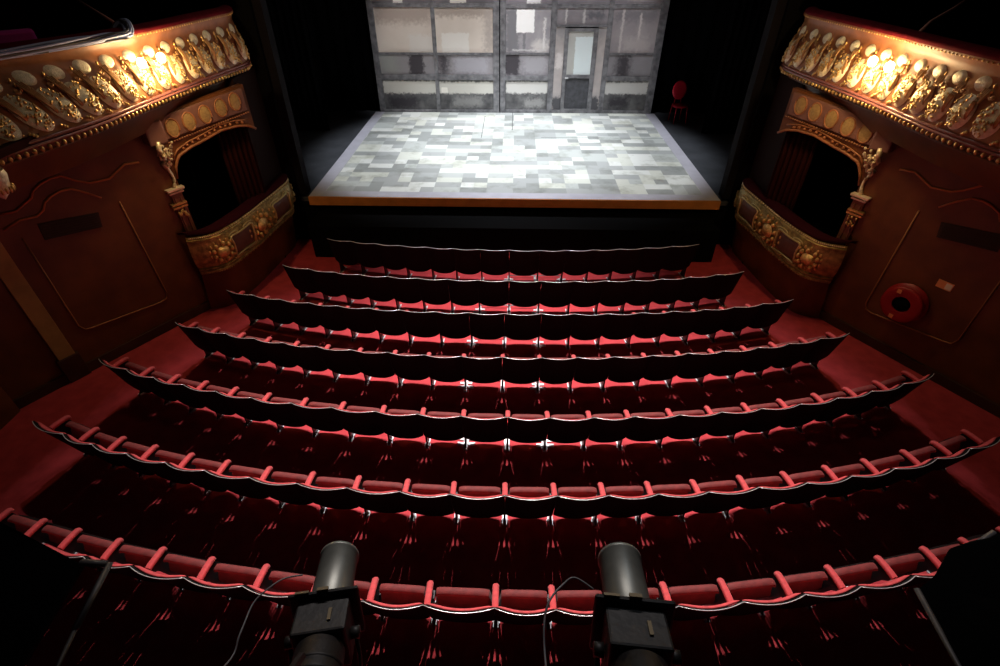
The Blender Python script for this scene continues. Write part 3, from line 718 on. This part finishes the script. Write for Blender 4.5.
    m.build('shaft', mat('brown_shaft_' + nm, (.17, .06, .035), .4, noise=.3, scale=5), pl, bevel=.006)
    m = LMB(); m.prism([(3.10, 2.16), (3.34, 2.16), (3.34, 2.19), (3.10, 2.19)], fn, 0, .08); m.prism([(3.08, 2.21), (3.36, 2.21), (3.36, 2.25), (3.08, 2.25)], fn, 0, .10)
    m.build('capital', mat('pale_capital_' + nm, (.75, .66, .5), .35, metal=.4), pl, bevel=.006)
    m = LMB()
    for z in (1.93, 1.98): m.prism([(3.07, z), (3.31, z), (3.31, z + .03), (3.07, z + .03)], fn, 0, .09)
    for k in range(10): m.ball(W(side, 3.12 + random.random() * .14, 1.76 + random.random() * .14, .09), (.02, .02, .03), 6, 4)
    m.build('necking', M['gold'], pl)
    m = LMB()
    m.tube([W(side, 3.24 + .04 * math.sin(t * .5), 2.24 + .05 * t, .03) for t in range(9)], [.035, .03, .024, .02, .02, .024, .03, .035, .04], 8)
    for sg in (-1, 1):
        m.tube([W(side, 3.26 + sg * (.05 + .05 * math.cos(t * .8) * (1 - t / 10)), 2.78 + .10 * math.sin(t * .8) * (1 - t / 10), .10 + .01 * t) for t in range(10)], .020, 6)
    m.tube([W(side, 3.20, 3.0, .17), W(side, 3.18, 2.9, .17), W(side, 3.20, 2.78, .12), W(side, 3.24, 2.66, .06)], [.03, .04, .035, .02], 8)
    for k in range(34):
        t = k / 33; m.ball(W(side, 3.26 + random.uniform(-.10, .12) * (.4 + t), 2.58 + .36 * t, .05 + .12 * t), (.016, .024, .026), 6, 4)
    m.build('leaf_bracket', mat('bright_leaf_' + nm, (.95, .82, .55), .3, metal=.35, noise=.5, scale=30), pl)
    m = LMB(); m.prism([(3.08, 2.95), (3.36, 2.95), (3.36, 3.28), (3.08, 3.28)], fn, 0, .18); m.build('bracket_block', M['mauve'], pl, bevel=.02)

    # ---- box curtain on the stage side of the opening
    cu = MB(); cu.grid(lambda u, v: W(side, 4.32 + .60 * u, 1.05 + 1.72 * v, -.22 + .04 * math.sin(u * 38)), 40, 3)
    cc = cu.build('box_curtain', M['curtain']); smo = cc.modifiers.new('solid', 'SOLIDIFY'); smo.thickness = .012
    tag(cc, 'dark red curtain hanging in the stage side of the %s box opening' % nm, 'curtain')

    # ---- raised mouldings of the wall panel
    wp = empty('wall_panel_moulding', W(side, 1.8, .6), label='thin gilt panel moulding with a scrolled top on the brown %s wall' % nm, cat='moulding')
    m = LMB(); A = [(1.15, 2.25), (1.15, .78), (1.20, .68), (1.28, .66), (2.32, .54), (2.42, .56), (2.46, .66), (2.42, 2.30)]
    m.tube([W(side, a, b, .012) for a, b in A], .011, 6); m.build('panel_frame', M['mould'], wp)
    m = LMB()
    A = [(1.02, 2.42), (1.23, 2.48), (1.42, 2.46), (1.52, 2.51), (1.58, 2.60), (1.68, 2.65), (1.80, 2.68), (1.93, 2.67), (2.08, 2.56), (2.22, 2.43)]
    m.tube([W(side, a, b, .014) for a, b in A], .016, 6)
    A = [(1.0, 2.62), (1.25, 2.60), (1.47, 2.70), (1.53, 2.78), (1.63, 2.83), (1.78, 2.87), (1.9, 2.86), (2.05, 2.74), (2.18, 2.67), (2.43, 2.65), (2.7, 2.78), (2.9, 2.75)]
    m.tube([W(side, a, b, .014) for a, b in A], .016, 6)
    m.build('scroll_crest', mat('warm_gilt_' + nm, (.42, .14, .05), .4, metal=.3), wp)
    m = MB(); sg = [(1.36, 2.13), (2.06, 2.04), (2.10, 2.25), (1.38, 2.36)]
    m.prism(sg, lambda a, b, d: W(side, a, b, d), 0, .02)
    for k in range(6):
        z = 2.14 + .033 * k; m.prism([(1.4, z), (2.04, z - .085), (2.04, z - .073), (1.4, z + .012)], lambda a, b, d: W(side, a, b, d), .02, .03)
    tag(m.build('ventilation_grille', mat('dark_grille_' + nm, (.02, .008, .006), .7)), 'dark slatted grille set in the upper %s wall panel' % nm, 'grille')

# tan door post on the left wall
m = MB(); fn = lambda a, b, d: W(-1, a, b, d)
m.prism([(.70, .42), (.92, .42), (.92, 2.6), (.70, 2.6)], fn, 0, .05)
o = empty('door_post', W(-1, .8, 0), label='flat tan-painted post on a dark plinth on the near left wall', cat='post')
m2_ = LMB(); m2_.v = m.v; m2_.f = m.f; m2_.smooth = m.smooth; m2_.build('post_face', M['tan'], o, bevel=.006)
m = LMB(); m.prism([(.66, 0), (.96, 0), (.96, .42), (.66, .42)], fn, 0, .07); m.build('plinth', M['walldark'], o, bevel=.01)

# far-left corbel at the frame edge
cb = empty('gilded_corbel', (-5.6, 5.0, 3.3), label='small gilded fringe corbel at the near end of the left balcony', cat='corbel')
m = LMB(); cx, cy = -5.33, 4.95
m.lathe([(3.25, .0), (3.3, .05), (3.38, .10), (3.5, .13), (3.55, .12)], Matrix.Translation((cx, cy, 0)), 20); m.build('corbel_body', M['goldpale'], cb)
m = LMB()
for k in range(18):
    an = k * 2 * math.pi / 18; m.ball((cx + .12 * math.cos(an), cy + .12 * math.sin(an), 3.36), (.014, .014, .035), 6, 4)
m.build('fringe', M['gold'], cb)

# fire hose reel and sign on the right wall
hr = empty('fire_hose_reel', W(1, 1.97, .97), label='round red fire hose reel mounted on the brown right wall', cat='hose reel')
def wall_mt(side, s, z, off):                         # local z axis = out of the wall
    p = W(side, s, z, off); n = Vector((-side * SY, -SX, 0)); up = Vector((0, 0, 1)); x = up.cross(n).normalized()
    return Matrix(((x.x, up.x, n.x, p.x), (x.y, up.y, n.y, p.y), (x.z, up.z, n.z, p.z), (0, 0, 0, 1)))
mt = wall_mt(1, 1.97, .97, 0)
m = LMB(); m.lathe([(.17, .13), (.175, .18), (.18, .25), (.17, .285), (.15, .29), (.15, .12), (.17, .13)], mt, 32); m.build('front_disc', M['redplastic'], hr)
m = LMB(); m.lathe([(.03, .14), (.03, .31), (.05, .31), (.05, .14)], mt, 32); m.build('rear_disc', M['redplastic'], hr)
m = LMB()
for k in range(3):
    m.tube([mt @ Vector(((.17 + .035 * (k % 2)) * math.cos(a * math.pi / 12), (.17 + .035 * (k % 2)) * math.sin(a * math.pi / 12), .07 + .03 * k)) for a in range(24)], .018, 8, closed=True)
m.lathe([(.0, .10), (.16, .10), (.16, .0)], mt, 16); m.build('hose_coil', M['black'], hr)
m = LMB()
for (x, y) in ((-.10, .19), (-.04, -.23)):
    b8 = MB(); b8.box(x - .03, y - .03, .176, x + .03, y + .03, .186); m.add([mt @ Vector(v) for v in b8.v], b8.f)
m.build('paper_label', M['label'], hr)
sg = empty('wall_notice', W(1, 1.66, 1.44), label='small orange and white safety notice on the wall above the hose reel', cat='notice')
mt = wall_mt(1, 1.66, 1.44, .004)
m = LMB(); b8 = MB(); b8.box(-.10, -.06, 0, .10, .06, .006); m.add([mt @ Vector(v) for v in b8.v], b8.f); m.build('plate', M['label'], sg)
m = LMB(); b8 = MB(); b8.box(.01, -.045, .006, .09, .045, .009); m.add([mt @ Vector(v) for v in b8.v], b8.f); m.build('pictogram', M['labelw'], sg)

# bundle of grey cables laid over the left balcony rail
cbn = empty('cable_bundle', (-4.9, 6.2, 4.5), label='loose bundle of grey cables draped over the left balcony rail', cat='cables')
path = []
for y in (4.9, 5.3, 5.7, 6.1, 6.5, 6.9, 7.2, 7.45): path.append(balc(-1, y, 0) + Vector((.10, 0, .0)))
path += [balc(-1, 7.62, 0) + Vector((-.02, 0, .10)), balc(-1, 7.68, 0) + Vector((-.14, 0, .10)), balc(-1, 7.62, 0) + Vector((-.26, 0, -.05)), balc(-1, 7.55, 0) + Vector((-.3, 0, -.4))]
for k in range(9):
    rnd = random.Random(50 + k); a = k * .7; pts = []
    for i, p in enumerate(path):
        rr = .05 + .015 * math.sin(i * 1.3 + k); pts.append(p + Vector((rr * math.cos(a + i * .5) + rnd.uniform(-.018, .018), rnd.uniform(-.03, .03), rr * .8 * math.sin(a + i * .5))))
    m = LMB()
    fine = []
    for i in range(len(pts) - 1):
        p0, p1, p2, p3 = pts[max(i - 1, 0)], pts[i], pts[i + 1], pts[min(i + 2, len(pts) - 1)]
        for j in range(4):
            t = j / 4; fine.append(.5 * (2 * p1 + (p2 - p0) * t + (2 * p0 - 5 * p1 + 4 * p2 - p3) * t * t + (3 * p1 - 3 * p2 + p3 - p0) * t ** 3))
    fine.append(pts[-1]); m.tube(fine, .015, 6); m.build('cable', M['cable'] if k % 3 else M['cabledark'], cbn)

# magenta upholstered seat just behind the left balcony rail
bs = empty('upholstered_chair', (-6.02, 6.72, 3.7), R(50), 'magenta upholstered seat back showing above the left balcony rail', 'seat')
mg = mat('magenta_velvet', (.38, .01, .24), .8, sheen=.1)
m = MB(); m.box(-.3, -.06, .42, .3, .04, .86); m.build('backrest', mg, bs, bevel=.035)
m = MB(); m.box(-.28, .02, .38, .28, .42, .47); m.build('seat', mg, bs, bevel=.03)
m = MB(); m.box(-.24, 0, .0, -.2, .36, .38); m.box(.2, 0, 0, .24, .36, .38); m.box(-.24, .16, .3, .24, .2, .38); m.build('support_frame', M['iron'], bs)

# ------------------------------------------------------------------ stage lanterns in the foreground
def lantern(loc, az, el, label):
    root = empty('profile_lantern', loc, 0, label, 'stage light', 'profile lanterns on the balcony bar')
    # local z of mt = beam direction
    dv = Vector((math.sin(az) * math.cos(el), math.cos(az) * math.cos(el), math.sin(el)))
    x = dv.cross(Vector((0, 0, 1))).normalized(); u = x.cross(dv).normalized()
    mt = Matrix(((x.x, u.x, dv.x, 0), (x.y, u.y, dv.y, 0), (x.z, u.z, dv.z, 0), (0, 0, 0, 1)))
    m = MB(); m.lathe([(-.02, .078), (.26, .078), (.262, .082), (.275, .082), (.277, .070), (.2, .07), (.19, 0)], mt, 32); m.build('lens_tube', M['tube'], root)
    m = MB()
    b8 = MB(); b8.box(-.128, -.11, -.03, .128, .115, -.012); b8.box(-.095, -.10, -.17, .095, .085, -.03); m.add([mt @ Vector(v) for v in b8.v], b8.f); m.build('gate_housing', M['lantern'], root, bevel=.012)
    m = MB(); m.lathe([(-.17, .0), (-.17, .078), (-.18, .086), (-.44, .088), (-.48, .075), (-.50, 0)], mt, 28)
    for k in range(6):
        m.lathe([(-.25 - .04 * k, .085), (-.253 - .04 * k, .093), (-.258 - .04 * k, .085)], mt, 28)
    m.build('lamp_housing', M['lantern'], root)
    m = MB(); m.tube([mt @ Vector(p) for p in ((-.115, 0, -.12), (-.12, -.08, -.14), (-.12, -.16, -.16), (0, -.18, -.17), (.12, -.16, -.16), (.12, -.08, -.14), (.115, 0, -.12))], .008, 6)
    m.build('yoke', M['lantern'], root)
    for sx in (-1, 1):
        m = MB(); kb = MB(); kb.lathe([(0, 0), (0, .022), (.03, .022), (.03, 0)], Matrix.Translation((sx * .10, 0, -.12)) @ Matrix.Rotation(R(90 * sx), 4, 'Y'), 12); m.add([mt @ Vector(v) for v in kb.v], kb.f, True); m.build('knob', M['lantern'], root)
    m = MB(); kb = MB(); kb.box(-.02, .116, -.026, .02, .126, -.012); kb.box(-.10, .116, -.026, -.05, .122, -.016); kb.box(.028, .086, -.13, .040, .092, -.08); m.add([mt @ Vector(v) for v in kb.v], kb.f); m.build('frame_latch', mat('worn_brass', (.12, .09, .05), .4, metal=.5), root)
    return root
lantern((.41, .75, 3.67), R(4), R(-20), 'right-hand black profile lantern with grey lens tube at the bottom of the view')
lantern((-.68, .87, 3.41), R(-10), R(-18), 'left-hand black profile lantern with dark lens tube at the bottom of the view')

# lighting bar carrying them
lb = empty('lighting_bar', (0, .1, 4.25), label='horizontal pipe carrying the stage lanterns below the camera', cat='pipe')
m = LMB(); m.tube([(-3.0, .12, 4.25), (3.0, .12, 4.25)], .024, 12); m.build('pipe', M['lantern'], lb)
for (x, y, z) in ((-.62, .6, 3.72), (.37, .5, 3.98), (-1.75, .3, 3.95), (1.75, .35, 3.95)):
    m = LMB(); m.tube([(x, .12, 4.25), (x, .14, 4.12), (x, y, z)], .014, 6); m.build('hook_clamp', M['lantern'], lb)
for x in (-2.9, 2.9):
    m = LMB(); m.tube([(x, .12, 4.25), (x, .12, 0)], .03, 10); m.build('stand', M['lantern'], lb)

def cable(name, pts, r, label, m_=M['cabledark']):
    fine = []; pts = [Vector(p) for p in pts]
    for i in range(len(pts) - 1):
        p0, p1, p2, p3 = pts[max(i - 1, 0)], pts[i], pts[i + 1], pts[min(i + 2, len(pts) - 1)]
        for j in range(6):
            t = j / 6; fine.append(.5 * (2 * p1 + (p2 - p0) * t + (2 * p0 - 5 * p1 + 4 * p2 - p3) * t * t + (3 * p1 - 3 * p2 + p3 - p0) * t ** 3))
    fine.append(pts[-1]); b = MB(); b.tube(fine, r, 6); tag(b.build(name, m_), label, 'cable'); return b

cable('power_cable', [(.29, .82, 3.73), (.23, .85, 3.745), (.19, .83, 3.74), (.14, .77, 3.75), (.12, .70, 3.74), (.12, .58, 3.75), (.12, .3, 4.0), (.12, .12, 4.25)], .0035, 'thin grey wire looping down from the right-hand profile lantern', M['wire'])
cable('power_cable', [(-.80, .97, 3.47), (-.86, .95, 3.48), (-.90, .91, 3.49), (-.94, .85, 3.49), (-.94, .74, 3.5), (-.94, .63, 3.52), (-.94, .3, 3.9), (-.94, .12, 4.25)], .0035, 'thin grey wire looping down from the left-hand profile lantern', M['wire'])

def flood(name, loc, label, hood, body, arms):
    o = empty(name, loc, 0, label, 'stage light')
    b = LMB(); n = len(hood); up = Vector((0, 0, -.012))
    b.add([Vector(p) for p in hood] + [Vector(p) + up for p in hood], [tuple(range(n)), tuple(range(n, 2 * n))[::-1]] + [(i, (i + 1) % n, n + (i + 1) % n, n + i) for i in range(n)])
    b.build('barn_door', M['black'], o)
    b = LMB(); b.box(*body); b.build('housing', M['black'], o, bevel=.02)
    for k, (pts, r) in enumerate(arms):
        b = LMB(); b.tube(pts, r, 4, flat=.6); b.build('bracket_arm', M['arm'], o)
    return o
M['arm'] = mat('grey_flat_bar', (.2, .19, .2), .5, metal=.3, noise=.3, scale=20)
flood('flood_lantern', (-1.6, .5, 3.9), 'large black flood lantern with grey bracket arm at the lower left of the view',
      [(-1.25, .73, 3.985), (-1.35, .76, 4.025), (-1.49, .80, 4.085), (-1.95, .86, 4.25), (-1.95, .10, 4.1), (-1.20, .10, 3.98)], (-1.95, .1, 3.85, -1.62, .5, 4.06),
      [([(-1.25, .73, 4.0), (-1.175, .73, 3.995)], .011), ([(-1.17, .735, 3.99), (-1.14, .55, 4.0)], .011), ([(-1.14, .55, 4.0), (-1.14, .47, 3.98), (-1.14, .12, 4.23)], .007)])
flood('flood_lantern', (1.6, .5, 3.9), 'black flood lantern with dark bracket arm at the lower right of the view',
      [(1.21, .75, 3.925), (1.30, .80, 3.92), (1.42, .90, 3.90), (1.54, .95, 3.86), (1.95, 1.05, 3.86), (1.95, .10, 4.0), (1.20, .10, 3.95)], (1.62, .1, 3.8, 1.95, .6, 3.95),
      [([(1.62, .97, 3.885), (1.53, .93, 3.845)], .010), ([(1.205, .75, 3.935), (1.2, .55, 3.925), (1.18, .12, 4.23)], .010)])

# ------------------------------------------------------------------ lights
def spot(name, loc, tgt, power, ang, blend, colr, size=.06):
    L = bpy.data.lights.new(name, 'SPOT'); L.energy = power; L.spot_size = R(ang); L.spot_blend = blend; L.color = colr; L.shadow_soft_size = size
    o = bpy.data.objects.new(name, L); col.objects.link(o); o.location = loc
    o.rotation_euler = (Vector(tgt) - Vector(loc)).to_track_quat('-Z', 'Y').to_euler(); return o
for x in (-2.4, -.8, .8, 2.4):
    spot('house_beam', (x, 11.5, 13), (x * .2, 4.3, 0), 4700, 46, 1., (1, .93, .9), .05)
for x in (-2.0, 2.0):
    spot('stage_beam', (x, 13.3, 9), (x * .6, 13.6, 1), 1900, 60, .4, (.93, .97, 1), .25)
spot('stage_centre', (0, 12.6, 9), (0, 13.8, 1), 900, 50, 1., (.92, .98, 1), .25)
spot('scenery_wash', (-1.5, 11.2, 8), (-1.6, 16.8, 3.0), 900, 44, .5, (1, .97, .96), .3)
spot('scenery_wash', (1.5, 11.2, 8), (1.6, 16.8, 3.0), 900, 44, .5, (.97, .97, 1), .3)
for side in (-1, 1):
    spot('box_fill', (-side * 2.0, 3.5, 8.0), (side * 5.6, 7.9, 2.0), 86, 52, 1., (1, .70, .38), .4)  # unseen warm fill, added to brighten the side walls and boxes
spot('lantern_fill', (1.2, 2.6, 6.5), (.35, .9, 3.7), 30, 40, 1., (.8, .9, 1), .3)  # added spot that only brightens the right lens tube
for side in (-1, 1):
    spot('balcony_fill', (side * .5, 10.9, 8.5), (side * 4.9, 8.3, 3.6), 120, 50, 1., (1, .93, .80), .3)  # added fill spots imitating stage light spilling onto the balcony fronts
w = bpy.data.worlds.new('dark_house'); C.world = w; w.use_nodes = True
w.node_tree.nodes['Background'].inputs['Color'].default_value = (.30, .22, .26, 1)
w.node_tree.nodes['Background'].inputs['Strength'].default_value = .012

# ------------------------------------------------------------------ camera
cd = bpy.data.cameras.new('camera'); co = bpy.data.objects.new('camera', cd); col.objects.link(co)
cd.sensor_width = 36; cd.lens = 18.36; cd.clip_start = .05; cd.clip_end = 200
co.location = (0, 0, 5.45); co.rotation_euler = (R(90) - math.atan(399 / 510), 0, R(1.52))
C.camera = co
C.view_settings.view_transform = 'Standard'; C.view_settings.look = 'None'; C.view_settings.exposure = 0; C.view_settings.gamma = 1
C.cycles.use_denoising = True
C.cycles.max_bounces = 6; C.cycles.sample_clamp_indirect = 4
